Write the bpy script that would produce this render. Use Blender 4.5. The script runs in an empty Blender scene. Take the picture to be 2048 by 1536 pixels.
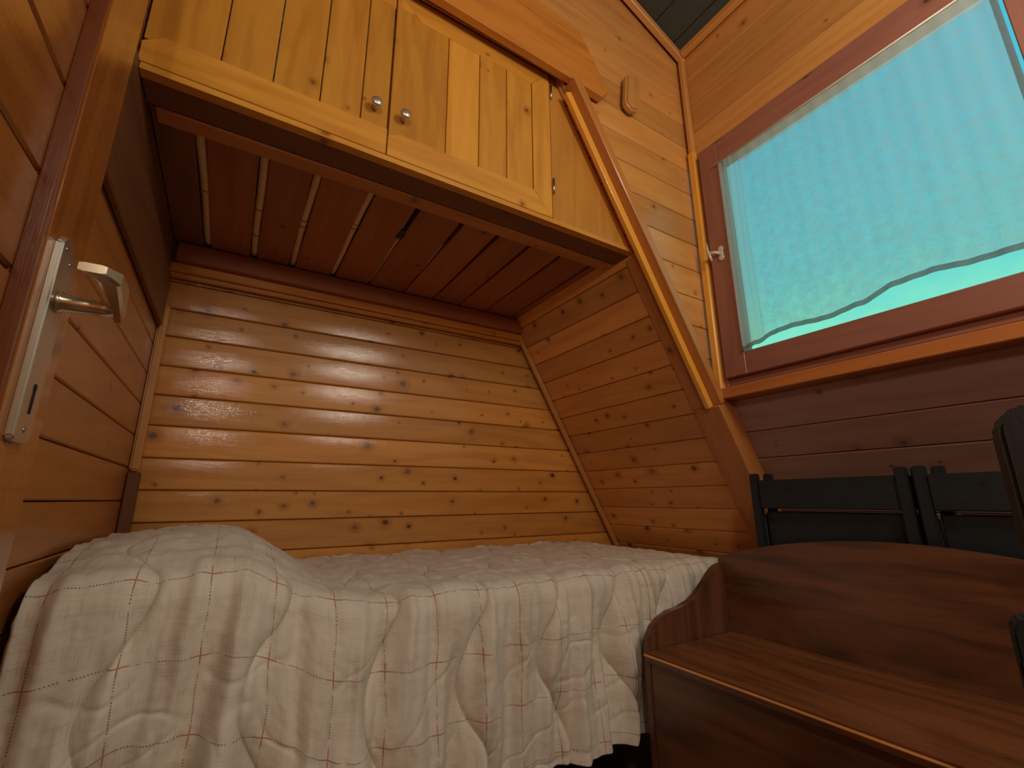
import bpy, bmesh, math, random
from mathutils import Vector, Matrix, noise
random.seed(7)
sc = bpy.context.scene
C = sc.collection
H = 0.8            # eye height: every coordinate below is measured from the eye, the floor lies at z = 0

# ---------------------------------------------------------------- camera
cam = bpy.data.cameras.new('camera'); camo = bpy.data.objects.new('camera', cam); C.objects.link(camo)
cam.sensor_width = 36; cam.lens = 36 * 908.993 / 2048; cam.clip_start = 0.02
rt = Vector((.85288578, -.52207427, -.00492986)); up = Vector((-.12385357, -.21148801, .96950148)); fw = Vector((.50719438, .82626344, .24503588))
m3 = Matrix((rt, up, -fw)).transposed()
camo.matrix_world = Matrix.Translation((0, 0, H)) @ m3.to_4x4()
sc.camera = camo
sc.view_settings.view_transform = 'Standard'; sc.view_settings.look = 'None'
sc.view_settings.gamma = 1; sc.view_settings.use_curve_mapping = False
sc.view_settings.exposure = 0.48

# ---------------------------------------------------------------- daylight
w = bpy.data.worlds.new('sky'); sc.world = w; w.use_nodes = True
wn = w.node_tree; wn.nodes.clear()
wo = wn.nodes.new('ShaderNodeOutputWorld'); bg = wn.nodes.new('ShaderNodeBackground')
tcn = wn.nodes.new('ShaderNodeTexCoord'); sep = wn.nodes.new('ShaderNodeSeparateXYZ'); rmp = wn.nodes.new('ShaderNodeValToRGB')
wnz = wn.nodes.new('ShaderNodeTexNoise'); wnz.inputs['Scale'].default_value = 24; wnz.inputs['Detail'].default_value = 5
wad = wn.nodes.new('ShaderNodeMath'); wad.operation = 'MULTIPLY_ADD'; wad.inputs[1].default_value = .09
wn.links.new(tcn.outputs['Generated'], sep.inputs[0]); wn.links.new(tcn.outputs['Generated'], wnz.inputs['Vector'])
wn.links.new(wnz.outputs['Fac'], wad.inputs[0]); wn.links.new(sep.outputs[2], wad.inputs[2])
wn.links.new(wad.outputs[0], rmp.inputs[0])
els = rmp.color_ramp.elements
els[0].position = 0.0; els[0].color = (.16, .36, .24, 1)
els[1].position = 1.0; els[1].color = (.10, .48, .62, 1)
e = els.new(.22); e.color = (.26, .86, .60, 1)
e = els.new(.34); e.color = (.24, .84, .62, 1)
e = els.new(.43); e.color = (.13, .66, .70, 1)
e = els.new(.62); e.color = (.09, .55, .70, 1)
wn.links.new(rmp.outputs[0], bg.inputs[0]); bg.inputs[1].default_value = .74
wn.links.new(bg.outputs[0], wo.inputs[0])

def lamp(name, loc, power, col, size):
    l = bpy.data.lights.new(name, 'POINT'); l.energy = power; l.color = col; l.shadow_soft_size = size
    o = bpy.data.objects.new(name, l); o.location = (loc[0], loc[1], loc[2] + H); C.objects.link(o); return o
lamp('wall_lamp_light', (.84, -.50, 1.16), 21, (1, .93, .78), .20)
lamp('entrance_lamp_light', (-.232, -.66, .90), 13, (1, .93, .78), .072)

# ---------------------------------------------------------------- materials
def nt(name):
    m = bpy.data.materials.new(name); m.use_nodes = True; t = m.node_tree; t.nodes.clear()
    out = t.nodes.new('ShaderNodeOutputMaterial'); return m, t, out
def N(t, kind, **kw):
    n = t.nodes.new(kind)
    for k, v in kw.items():
        if k in n.inputs: n.inputs[k].default_value = v
        else: setattr(n, k, v)
    return n
def mth(t, op, a, b=None, c=None, clamp=False):
    n = t.nodes.new('ShaderNodeMath'); n.operation = op; n.use_clamp = clamp
    for i, x in enumerate((a, b, c)):
        if x is None: continue
        if isinstance(x, (int, float)): n.inputs[i].default_value = x
        else: t.links.new(x, n.inputs[i])
    return n.outputs[0]
def mixc(t, f, a, b, mode='MIX'):
    n = t.nodes.new('ShaderNodeMix'); n.data_type = 'RGBA'; n.blend_type = mode
    for i, x in ((0, f), (6, a), (7, b)):
        if isinstance(x, (int, float)): n.inputs[i].default_value = x
        elif isinstance(x, tuple): n.inputs[i].default_value = (*x, 1) if len(x) == 3 else x
        else: t.links.new(x, n.inputs[i])
    return n.outputs[2]
def sstep(t, x, lo, hi):
    n = t.nodes.new('ShaderNodeMapRange'); n.interpolation_type = 'SMOOTHSTEP'
    t.links.new(x, n.inputs[0]); n.inputs[1].default_value = lo; n.inputs[2].default_value = hi
    return n.outputs[0]
def noise_t(t, vec, sx, sy, detail=4, rough=.55, dist=0):
    mp = t.nodes.new('ShaderNodeMapping'); mp.inputs['Scale'].default_value = (sx, sy, 1); t.links.new(vec, mp.inputs[0])
    n = t.nodes.new('ShaderNodeTexNoise'); n.inputs['Scale'].default_value = 1; n.inputs['Detail'].default_value = detail
    n.inputs['Roughness'].default_value = rough; n.inputs['Distortion'].default_value = dist
    t.links.new(mp.outputs[0], n.inputs['Vector']); return n.outputs['Fac']

def wood(name, light, dark, knotcol=None, rough=.33, coat=.5, knots=1.0, contrast=1.0, tonevar=.25, coatrough=.16, knotsize=1.0, stain=0.0, cup=0.0):
    m, t, out = nt(name)
    uv = N(t, 'ShaderNodeUVMap').outputs[0]
    at = N(t, 'ShaderNodeAttribute', attribute_name='tone').outputs['Fac']
    if knotcol is None: knotcol = tuple(c * .18 for c in dark)
    # knots: sparse, slightly lengthwise ovals
    wob = N(t, 'ShaderNodeTexNoise', Scale=55.0, Detail=2.0); t.links.new(uv, wob.inputs['Vector'])
    wv = t.nodes.new('ShaderNodeVectorMath'); wv.operation = 'MULTIPLY_ADD'
    t.links.new(wob.outputs['Color'], wv.inputs[0]); wv.inputs[1].default_value = (.010, .008, 0); t.links.new(uv, wv.inputs[2])
    mp = t.nodes.new('ShaderNodeMapping'); mp.inputs['Scale'].default_value = (9, 10.5, 1); t.links.new(wv.outputs[0], mp.inputs[0])
    vo = N(t, 'ShaderNodeTexVoronoi', voronoi_dimensions='2D', Scale=1.0); t.links.new(mp.outputs[0], vo.inputs['Vector'])
    sc3 = t.nodes.new('ShaderNodeSeparateColor'); t.links.new(vo.outputs['Color'], sc3.inputs[0])
    gate = mth(t, 'GREATER_THAN', sc3.outputs[0], 1 - .40 * knots)
    rad = mth(t, 'MULTIPLY_ADD', mth(t, 'POWER', sc3.outputs[1], 1.6), .085 * knotsize, .030 * knotsize)
    rel = mth(t, 'DIVIDE', vo.outputs['Distance'], rad)
    core = mth(t, 'MULTIPLY', mth(t, 'SUBTRACT', 1, sstep(t, rel, .55, 1.15), clamp=True), gate)
    halo = mth(t, 'MULTIPLY', mth(t, 'SUBTRACT', 1, sstep(t, rel, .6, 3.4), clamp=True), gate)
    # growth rings running along the board and bending round the knots
    bend = noise_t(t, uv, 1.3, 9, 3, .5)
    sx = N(t, 'ShaderNodeSeparateXYZ'); t.links.new(uv, sx.inputs[0])
    ph = mth(t, 'ADD', mth(t, 'MULTIPLY', sx.outputs[1], 55.0), mth(t, 'MULTIPLY', bend, 26.0))
    ph = mth(t, 'ADD', ph, mth(t, 'MULTIPLY', halo, 3.0))
    ring = mth(t, 'MULTIPLY_ADD', mth(t, 'SINE', ph), .5, .5)
    ring = mth(t, 'POWER', ring, 1.6)
    fine = noise_t(t, uv, 9, 420, 3, .7)
    wide = noise_t(t, uv, 2.2, 16, 4, .6, .6)
    f = mth(t, 'MULTIPLY', ring, .30 * contrast)
    f = mth(t, 'ADD', f, mth(t, 'MULTIPLY', mth(t, 'SUBTRACT', wide, .42), 1.3 * contrast))
    f = mth(t, 'ADD', f, mth(t, 'MULTIPLY', mth(t, 'SUBTRACT', fine, .5), .55 * contrast), clamp=True)
    col = mixc(t, f, light, dark)
    col = mixc(t, mth(t, 'MULTIPLY', halo, .55), col, tuple(c * .75 for c in dark))
    col = mixc(t, mth(t, 'MULTIPLY', core, mth(t, 'MULTIPLY_ADD', sc3.outputs[2], .55, .42)), col, knotcol)
    tv = mth(t, 'MULTIPLY_ADD', at, tonevar, 1 - tonevar * .5)
    hs = N(t, 'ShaderNodeHueSaturation', Hue=.5, Saturation=1.0); t.links.new(col, hs.inputs['Color']); t.links.new(tv, hs.inputs['Value'])
    col = hs.outputs[0]
    if stain:
        sn = noise_t(t, uv, 3, 5, 3, .6, .4)
        col = mixc(t, mth(t, 'MULTIPLY', sstep(t, sn, .5, .72), stain), col, tuple(c * .3 for c in dark))
    b = N(t, 'ShaderNodeBsdfPrincipled'); t.links.new(col, b.inputs['Base Color'])
    rr = mth(t, 'MULTIPLY_ADD', fine, .16, rough - .08); t.links.new(rr, b.inputs['Roughness'])
    b.inputs['Coat Weight'].default_value = coat; b.inputs['Coat Roughness'].default_value = coatrough
    bp = N(t, 'ShaderNodeBump', Strength=.35, Distance=.0012)
    hh = mth(t, 'ADD', mth(t, 'MULTIPLY', fine, .7), mth(t, 'MULTIPLY', wide, 1.6)); t.links.new(hh, bp.inputs['Height'])
    t.links.new(bp.outputs[0], b.inputs['Normal'])
    if cup:
        ac_ = N(t, 'ShaderNodeAttribute', attribute_name='across').outputs['Fac']
        bc = N(t, 'ShaderNodeBump', Strength=1.0, Distance=1.0)
        t.links.new(mth(t, 'MULTIPLY', mth(t, 'MULTIPLY', ac_, ac_), -cup), bc.inputs['Height'])
    bp2 = N(t, 'ShaderNodeBump', Strength=.30, Distance=.0012); t.links.new(hh, bp2.inputs['Height']); t.links.new(bp2.outputs[0], b.inputs['Coat Normal'])
    if cup: t.links.new(bc.outputs[0], bp2.inputs['Normal'])
    t.links.new(b.outputs[0], out.inputs[0]); return m

def plain(name, col, rough=.5, metal=0.0, coat=0.0, noisy=.12, scale=40, bump=0.0):
    m, t, out = nt(name)
    tc = N(t, 'ShaderNodeTexCoord').outputs['Object']
    n = N(t, 'ShaderNodeTexNoise', Scale=float(scale), Detail=4.0); t.links.new(tc, n.inputs['Vector'])
    col2 = mixc(t, n.outputs['Fac'], tuple(c * (1 - noisy) for c in col), tuple(min(1, c * (1 + noisy)) for c in col))
    b = N(t, 'ShaderNodeBsdfPrincipled', Roughness=rough, Metallic=metal); b.inputs['Coat Weight'].default_value = coat
    t.links.new(col2, b.inputs['Base Color'])
    if bump:
        bp = N(t, 'ShaderNodeBump', Strength=bump, Distance=.001); t.links.new(n.outputs['Fac'], bp.inputs['Height']); t.links.new(bp.outputs[0], b.inputs['Normal'])
    t.links.new(b.outputs[0], out.inputs[0]); return m

M = {}
M['wall'] = wood('varnished_pine_cladding', (.66, .30, .060), (.44, .155, .022), (.07, .022, .008), rough=.48, coat=.75, coatrough=.06, knots=1.7, tonevar=.42, knotsize=1.15, cup=1.0)
M['slope'] = wood('varnished_pine_cladding_slope', (.76, .345, .095), (.54, .205, .048), (.10, .03, .01), rough=.40, coat=.30, knots=1.4, tonevar=.35, knotsize=1.1)
M['upper'] = wood('pale_pine_cladding', (.68, .33, .09), (.50, .20, .045), (.20, .065, .02), rough=.33, coat=.5, knots=.6, contrast=.9, tonevar=.36)
M['leftw'] = wood('reddish_pine_cladding', (.50, .18, .040), (.34, .105, .02), (.10, .02, .006), rough=.38, coat=.35, knots=.3)
M['cab'] = wood('golden_pine_doors', (.74, .35, .048), (.48, .175, .020), (.22, .06, .015), rough=.34, coat=.45, knots=.35, contrast=1.05, coatrough=.2, tonevar=.34)
M['panel'] = wood('golden_veneer_panel', (.60, .27, .045), (.44, .17, .022), rough=.36, coat=.4, knots=0, contrast=1.1)
M['trim'] = wood('yellow_pine_trim', (.86, .42, .055), (.70, .29, .035), rough=.28, coat=.6, knots=0, contrast=.6, coatrough=.12)
M['edge'] = wood('orange_brown_edge_board', (.58, .235, .055), (.42, .145, .03), rough=.34, coat=.4, knots=0, contrast=.8)
M['strip'] = wood('pale_pine_strip', (.62, .30, .10), (.48, .20, .06), rough=.28, coat=.6, knots=0, contrast=.6, coatrough=.12)
M['beam'] = wood('orange_stained_beam', (.66, .25, .035), (.40, .11, .016), (.07, .02, .01), rough=.36, coat=.4, knots=.5, knotsize=1.2)
M['rafter'] = wood('brown_stained_rafter', (.58, .23, .065), (.38, .13, .035), (.06, .02, .012), rough=.42, coat=.25, knots=.5, knotsize=1.3)
M['slat'] = wood('red_brown_slats', (.38, .12, .045), (.24, .070, .028), (.05, .014, .008), rough=.55, coat=.1, knots=.25)
M['ledge'] = wood('dark_stained_board', (.20, .075, .026), (.12, .042, .016), rough=.55, coat=.1, knots=.3)
M['door'] = wood('varnished_red_pine_door', (.45, .155, .034), (.25, .065, .014), (.06, .016, .006), rough=.26, coat=.7, knots=.45, coatrough=.08)
M['mould'] = wood('dark_red_knotty_edge', (.20, .050, .014), (.10, .022, .007), (.02, .006, .004), rough=.3, coat=.5, knots=1.2)
M['sash'] = wood('red_brown_window_wood', (.36, .15, .105), (.24, .093, .066), (.08, .035, .025), rough=.4, coat=.3, knots=.2, contrast=.8)  # base lightened a little to carry haze near the glass
M['sill'] = wood('orange_sill_wood', (.56, .20, .05), (.38, .11, .03), rough=.36, coat=.4, knots=.1, contrast=.8)
M['low'] = wood('haze_greyed_pine_cladding', (.42, .25, .20), (.29, .16, .13), (.07, .035, .028), rough=.48, coat=.12, knots=.6)  # grey cast painted in for window haze and cool daylight
M['bench'] = wood('dark_walnut_stained_pine', (.185, .074, .034), (.060, .024, .013), (.020, .008, .005), rough=.30, coat=.35, knots=.08, contrast=1.5, coatrough=.20, stain=.45)
M['lid'] = wood('worn_lamplit_bench_seat', (.22, .080, .028), (.072, .026, .011), (.03, .010, .006), rough=.28, coat=.4, knots=.08, contrast=1.4, coatrough=.2)  # seat wear, its warmer orange also standing in for lamp light
M['lid_glint'] = wood('bench_edge_glint', (.85, .46, .16), (.42, .18, .05), rough=.34, coat=.4, knots=0, contrast=1.5)  # pale colour paints the lamp highlight along the seat edge
M['chair'] = wood('black_stained_wood', (.012, .020, .024), (.006, .011, .014), rough=.5, coat=.08, knots=.1)
M['ceil'] = wood('dark_green_ceiling_boards', (.050, .062, .050), (.034, .044, .036), rough=.6, coat=0, knots=0)
M['floor'] = wood('dark_floor_boards', (.16, .075, .035), (.09, .04, .02), rough=.5, coat=.1, knots=.3)
M['bamboo'] = wood('pale_bamboo', (.78, .58, .34), (.62, .42, .22), rough=.5, coat=.1, knots=0, contrast=.6)
M['mattress'] = plain('mattress_ticking', (.5, .46, .40), .9)
M['plate'] = plain('satin_aluminium', (.60, .58, .52), .34, .85, noisy=.04, scale=12)
M['lever'] = plain('champagne_aluminium', (.66, .56, .42), .24, .9, noisy=.04)
M['screw'] = plain('steel_screw', (.45, .45, .45), .3, 1.0)
M['black'] = plain('black_hole', (.006, .007, .01), .8)
M['nickel'] = plain('satin_nickel_knob', (.70, .62, .50), .32, .8, noisy=.03)
M['white'] = plain('cream_painted_metal', (.74, .66, .52), .35, .1, .2, noisy=.04)
M['darkknob'] = plain('dark_metal_knob', (.03, .035, .05), .35, .6)
M['rag'] = plain('black_torn_plastic', (.012, .015, .02), .6)

def glassmat():
    m, t, out = nt('window_glass')
    tr = N(t, 'ShaderNodeBsdfTransparent'); tr.inputs[0].default_value = (.95, .98, .97, 1)
    gl = N(t, 'ShaderNodeBsdfGlossy', Roughness=.02); fr = N(t, 'ShaderNodeFresnel', IOR=1.45)
    mx = N(t, 'ShaderNodeMixShader'); ge = N(t, 'ShaderNodeNewGeometry'); t.links.new(mth(t, 'MULTIPLY', fr.outputs[0], mth(t, 'SUBTRACT', 1, ge.outputs['Backfacing'])), mx.inputs[0]); t.links.new(tr.outputs[0], mx.inputs[1]); t.links.new(gl.outputs[0], mx.inputs[2])
    t.links.new(mx.outputs[0], out.inputs[0]); return m
M['glass'] = glassmat()
def sheer(name, base, through, col, weave=.5, front=.45):
    m, t, out = nt(name)
    uv = N(t, 'ShaderNodeUVMap').outputs[0]
    a = noise_t(t, uv, 420, 70, 3, .7); b_ = noise_t(t, uv, 60, 380, 3, .7); c = noise_t(t, uv, 34, 34, 5, .65)
    s = mth(t, 'ADD', mth(t, 'MULTIPLY', a, .35), mth(t, 'ADD', mth(t, 'MULTIPLY', b_, .25), mth(t, 'MULTIPLY', c, .4)))
    s = sstep(t, s, .38, .62)
    fac = mth(t, 'MULTIPLY_ADD', s, weave * .4, through - weave * .2, clamp=True)
    tr = N(t, 'ShaderNodeBsdfTransparent'); tr.inputs[0].default_value = (1, 1, 1, 1)
    tl = N(t, 'ShaderNodeBsdfTranslucent'); tl.inputs[0].default_value = (*col, 1)
    df = N(t, 'ShaderNodeBsdfDiffuse'); df.inputs[0].default_value = (*base, 1)
    m1 = N(t, 'ShaderNodeMixShader'); m1.inputs[0].default_value = front; t.links.new(tl.outputs[0], m1.inputs[1]); t.links.new(df.outputs[0], m1.inputs[2])
    m2 = N(t, 'ShaderNodeMixShader'); t.links.new(fac, m2.inputs[0]); t.links.new(m1.outputs[0], m2.inputs[1]); t.links.new(tr.outputs[0], m2.inputs[2])
    t.links.new(m2.outputs[0], out.inputs[0]); return m
M['sheer'] = sheer('sheer_voile', (.55, .58, .58), .60, (.78, .78, .78), .75, .60)
M['hem'] = sheer('voile_hem', (.28, .30, .30), .10, (.25, .28, .28), .1)
M['heading'] = sheer('voile_heading', (.62, .66, .64), .26, (.86, .86, .84), .1, .7)
M['border'] = sheer('voile_side_border', (.66, .70, .70), .42, (.84, .84, .82), .1)

def quiltmat():
    m, t, out = nt('checked_cotton_quilt')
    uv = N(t, 'ShaderNodeUVMap').outputs[0]
    s = N(t, 'ShaderNodeSeparateXYZ'); t.links.new(uv, s.inputs[0]); x, y = s.outputs[0], s.outputs[1]
    cw = mth(t, 'COSINE', mth(t, 'ADD', mth(t, 'MULTIPLY_ADD', y, 2 * math.pi / .385, -.0816), mth(t, 'MULTIPLY', x, .55)))
    ph = mth(t, 'DIVIDE', mth(t, 'SUBTRACT', mth(t, 'ADD', x, .117), mth(t, 'MULTIPLY', cw, .037)), .2155)
    sd = mth(t, 'MULTIPLY', mth(t, 'ABSOLUTE', mth(t, 'SUBTRACT', mth(t, 'FRACT', mth(t, 'ADD', ph, .5)), .5)), .2155)
    thread_crease = mth(t, 'SUBTRACT', 1, sstep(t, sd, .0006, .0016)); groove = mth(t, 'SUBTRACT', 1, sstep(t, sd, .0, .0045))
    w1 = noise_t(t, uv, 14, 700, 3, .7); w2 = noise_t(t, uv, 700, 14, 3, .7); big = noise_t(t, uv, 7, 9, 3, .6)
    thr = mth(t, 'MAXIMUM', sstep(t, w1, .50, .68), sstep(t, w2, .50, .68))
    patch = mth(t, 'MULTIPLY', mth(t, 'ADD', sstep(t, noise_t(t, uv, 26, 5, 2, .5), .42, .62), sstep(t, noise_t(t, uv, 5, 26, 2, .5), .42, .62)), .5)
    f = mth(t, 'MULTIPLY', thr, mth(t, 'MULTIPLY_ADD', patch, .65, .15), clamp=True)
    col = mixc(t, f, (.78, .725, .63), (.46, .38, .28))
    col = mixc(t, mth(t, 'MULTIPLY', patch, .22), col, (.62, .53, .40))
    col = mixc(t, mth(t, 'MULTIPLY', thread_crease, .5), col, (.36, .25, .15))  # stitching, its brown also painting the dark seam crease
    rag = noise_t(t, uv, 60, 60, 2, .6)
    def line(c, off, pitch, along, aoff, apitch):
        k = mth(t, 'DIVIDE', mth(t, 'SUBTRACT', c, off), pitch)
        d = mth(t, 'MULTIPLY', mth(t, 'ABSOLUTE', mth(t, 'SUBTRACT', mth(t, 'FRACT', mth(t, 'ADD', k, .5)), .5)), pitch)
        on = mth(t, 'SUBTRACT', 1, sstep(t, d, .0005, .0014))
        k2 = mth(t, 'DIVIDE', mth(t, 'SUBTRACT', along, aoff), apitch)
        d2 = mth(t, 'MULTIPLY', mth(t, 'ABSOLUTE', mth(t, 'SUBTRACT', mth(t, 'FRACT', mth(t, 'ADD', k2, .5)), .5)), apitch)
        near = mth(t, 'SUBTRACT', 1, sstep(t, d2, .011, .017))
        dash = mth(t, 'MULTIPLY', mth(t, 'GREATER_THAN', mth(t, 'FRACT', mth(t, 'MULTIPLY', along, 230)), .45), sstep(t, rag, .36, .5))
        return mth(t, 'MULTIPLY', on, mth(t, 'MAXIMUM', near, dash)), near
    l1, n1 = line(x, -.112, .109, y, .0, .125)
    l2, n2 = line(y, .0, .125, x, -.112, .109)
    L = mth(t, 'MAXIMUM', l1, l2); nr = mth(t, 'MAXIMUM', mth(t, 'MULTIPLY', l1, n1), mth(t, 'MULTIPLY', l2, n2))
    lc = mixc(t, nr, (.16, .075, .045), (.46, .09, .05))
    col = mixc(t, mth(t, 'MULTIPLY', L, .85), col, lc)
    b = N(t, 'ShaderNodeBsdfPrincipled', Roughness=.85); t.links.new(col, b.inputs['Base Color'])
    b.inputs['Sheen Weight'].default_value = .15
    gb = N(t, 'ShaderNodeBump', Strength=1.0, Distance=1.0); t.links.new(mth(t, 'MULTIPLY', groove, -.0014), gb.inputs['Height'])
    bp = N(t, 'ShaderNodeBump', Strength=.25, Distance=.001); t.links.new(gb.outputs[0], bp.inputs['Normal'])
    t.links.new(mth(t, 'ADD', w1, w2), bp.inputs['Height']); t.links.new(bp.outputs[0], b.inputs['Normal'])
    t.links.new(b.outputs[0], out.inputs[0]); return m
M['quilt'] = quiltmat()

# ---------------------------------------------------------------- mesh helpers
V = Vector
class MB:
    def __init__(s): s.v = []; s.f = []; s.uv = []; s.tone = []; s.sm = []; s.ac = []
    def add(s, verts, faces, uvs, tone, smooth=False, ac=None):
        s.ac += ac if ac else [0.0] * len(verts)
        k = len(s.v); s.v += [V(p) for p in verts]
        for f, u in zip(faces, uvs): s.f.append([i + k for i in f]); s.uv.append(u); s.tone.append(tone); s.sm.append(smooth)
    def prism(s, o, u, v, n, pts, T, bev=.0015, tone=None, seg=1):
        """polygon pts in (u, v) at o, thickened T along n; grain along u"""
        o, u, v, n = V(o), V(u), V(v), V(n)
        if tone is None: tone = random.random()
        a = sum(pts[i][0] * pts[(i + 1) % len(pts)][1] - pts[(i + 1) % len(pts)][0] * pts[i][1] for i in range(len(pts)))
        if a < 0: pts = pts[::-1]
        bm = bmesh.new(); k = len(pts)
        lo = [bm.verts.new((p[0], p[1], 0)) for p in pts]; hi = [bm.verts.new((p[0], p[1], T)) for p in pts]
        bm.faces.new(lo[::-1]); bm.faces.new(hi)
        for i in range(k): bm.faces.new((lo[i], lo[(i + 1) % k], hi[(i + 1) % k], hi[i]))
        if bev: bmesh.ops.bevel(bm, geom=bm.edges[:], offset=bev, segments=seg, affect='EDGES', clamp_overlap=True)
        bm.verts.index_update(); ru, rv = random.uniform(0, 40), random.uniform(0, 40)
        flip = u.cross(v).dot(n) < 0
        vs = [o + u * q.co.x + v * q.co.y + n * q.co.z for q in bm.verts]; fs = []; us = []
        for f in bm.faces:
            L = list(f.verts)
            if flip: L = L[::-1]
            fs.append([q.index for q in L]); us.append([(q.co.x + ru, q.co.y + q.co.z + rv) for q in L])
        ys = [p[1] for p in pts]; mid = (min(ys) + max(ys)) / 2
        ac = [q.co.y - mid for q in bm.verts]
        bm.free(); s.add(vs, fs, us, tone, False, ac); return s
    def box(s, o, u, v, n, L, W, T, bev=.0015, tone=None, seg=1):
        return s.prism(o, u, v, n, [(0, 0), (L, 0), (L, W), (0, W)], T, bev, tone, seg)
    def aabb(s, lo, hi, grain='x', bev=.0015, tone=None, seg=1):
        d = {'x': (V((1, 0, 0)), V((0, 1, 0)), V((0, 0, 1))), 'y': (V((0, 1, 0)), V((0, 0, 1)), V((1, 0, 0))), 'z': (V((0, 0, 1)), V((1, 0, 0)), V((0, 1, 0)))}[grain]
        ext = V(hi) - V(lo)
        return s.box(lo, *d, ext.dot(d[0]), ext.dot(d[1]), ext.dot(d[2]), bev, tone, seg)
    def tube(s, pts, rad, seg=12, tone=.5, cap=True, flat=1.0):
        pts = [V(p) for p in pts]
        if not hasattr(rad, '__len__'): rad = [rad] * len(pts)
        vs = []; d0 = None; L = 0; ls = []
        for i, p in enumerate(pts):
            d = (pts[min(i + 1, len(pts) - 1)] - pts[max(i - 1, 0)]).normalized()
            if d0 is None: a = d.orthogonal().normalized()
            else: a = (a - d * a.dot(d)).normalized()
            d0 = d; b = d.cross(a)
            if i: L += (p - pts[i - 1]).length
            ls.append(L)
            for j in range(seg):
                t = 2 * math.pi * j / seg; vs.append(p + (a * math.cos(t) + b * math.sin(t) * flat) * rad[i])
        fs = []; us = []; r0 = random.uniform(0, 30)
        for i in range(len(pts) - 1):
            for j in range(seg):
                j2 = (j + 1) % seg
                fs.append([i * seg + j, i * seg + j2, (i + 1) * seg + j2, (i + 1) * seg + j])
                us.append([(ls[i] + r0, j * .004), (ls[i] + r0, (j + 1) * .004), (ls[i + 1] + r0, (j + 1) * .004), (ls[i + 1] + r0, j * .004)])
        if cap:
            fs.append(list(range(seg))[::-1]); us.append([(0, 0)] * seg)
            k = (len(pts) - 1) * seg; fs.append([k + j for j in range(seg)]); us.append([(0, 0)] * seg)
        s.add(vs, fs, us, tone, True); return s
    def lathe(s, o, axis, prof, seg=20, tone=.5):
        """prof: list of (distance along axis, radius)"""
        ax = V(axis).normalized(); a = ax.orthogonal().normalized(); b = ax.cross(a); o = V(o)
        vs = []
        for h, r in prof:
            for j in range(seg):
                t = 2 * math.pi * j / seg; vs.append(o + ax * h + (a * math.cos(t) + b * math.sin(t)) * max(r, 1e-5))
        fs = []; us = []
        for i in range(len(prof) - 1):
            for j in range(seg):
                j2 = (j + 1) % seg; fs.append([i * seg + j, i * seg + j2, (i + 1) * seg + j2, (i + 1) * seg + j]); us.append([(0, 0)] * 4)
        fs.append(list(range(seg))[::-1]); us.append([(0, 0)] * seg)
        k = (len(prof) - 1) * seg; fs.append([k + j for j in range(seg)]); us.append([(0, 0)] * seg)
        s.add(vs, fs, us, tone, True); return s

def wloc(o):
    p = V((0, 0, 0))
    while o is not None: p = p + o.location; o = o.parent
    return p
def obj(name, mb, mat, parent=None, origin=None, local=False):
    off = V((0, 0, 0)) if local else V((0, 0, H))
    vs = [p + off for p in mb.v]
    if parent is not None and not local: base = wloc(parent)
    else: base = V((0, 0, 0))
    if origin is None and parent is None:
        lo = V([min(p[i] for p in vs) for i in range(3)]); hi = V([max(p[i] for p in vs) for i in range(3)])
        origin = V(((lo.x + hi.x) / 2, (lo.y + hi.y) / 2, lo.z))
    elif origin is None: origin = base
    me = bpy.data.meshes.new(name)
    me.from_pydata([p - origin for p in vs], [], mb.f)
    ul = me.uv_layers.new(name='UVMap'); i = 0
    for u in mb.uv:
        for c in u: ul.data[i].uv = c; i += 1
    ta = me.attributes.new('tone', 'FLOAT', 'FACE')
    ta.data.foreach_set('value', mb.tone)
    aa_ = me.attributes.new('across', 'FLOAT', 'POINT'); aa_.data.foreach_set('value', mb.ac)
    me.polygons.foreach_set('use_smooth', mb.sm)
    if any(mb.sm) and not all(mb.sm): pass
    me.materials.append(mat); me.update()
    o = bpy.data.objects.new(name, me); C.objects.link(o)
    o.location = origin - base
    if parent is not None: o.parent = parent
    return o
def tag(o, label=None, cat=None, group=None, kind=None):
    if label: o['label'] = label
    if cat: o['category'] = cat
    if group: o['group'] = group
    if kind: o['kind'] = kind
    return o
def empty(name, loc):
    o = bpy.data.objects.new(name, None); o.empty_display_size = .05; C.objects.link(o); o.location = (loc[0], loc[1], loc[2] + H); return o
def clip(pts, a, b, c):
    out = []
    for i in range(len(pts)):
        p, q = pts[i], pts[(i + 1) % len(pts)]; dp = a * p[0] + b * p[1] - c; dq = a * q[0] + b * q[1] - c
        if dp <= 0: out.append(p)
        if (dp < 0 < dq) or (dq < 0 < dp):
            s = dp / (dp - dq); out.append((p[0] + (q[0] - p[0]) * s, p[1] + (q[1] - p[1]) * s))
    return out
def area(p): return abs(sum(p[i][0] * p[(i + 1) % len(p)][1] - p[(i + 1) % len(p)][0] * p[i][1] for i in range(len(p)))) / 2
def cladding(mb, o, u, v, n, u0, u1, seams, clips=(), T=.014, bev=.0035, gap=.0012, back=.03):
    """boards between successive seam heights, with a solid sheet behind them"""
    for a, b in zip(seams[:-1], seams[1:]):
        p = [(u0, a + gap), (u1, a + gap), (u1, b - gap), (u0, b - gap)]
        for c in clips:
            p = clip(p, *(c(a, b) if callable(c) else c))
            if len(p) < 3: break
        if len(p) < 3 or area(p) < 2e-4: continue
        mb.prism(V(o) - V(n) * T, u, v, n, p, T, bev)
        p = [(u0, a - .004), (u1, a - .004), (u1, b + .004), (u0, b + .004)]
        for c in clips:
            p = clip(p, *(c(a, b) if callable(c) else c))
        mb.prism(V(o) - V(n) * (T + back), u, v, n, p, back + .001, 0, .1)
    return mb
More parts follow.
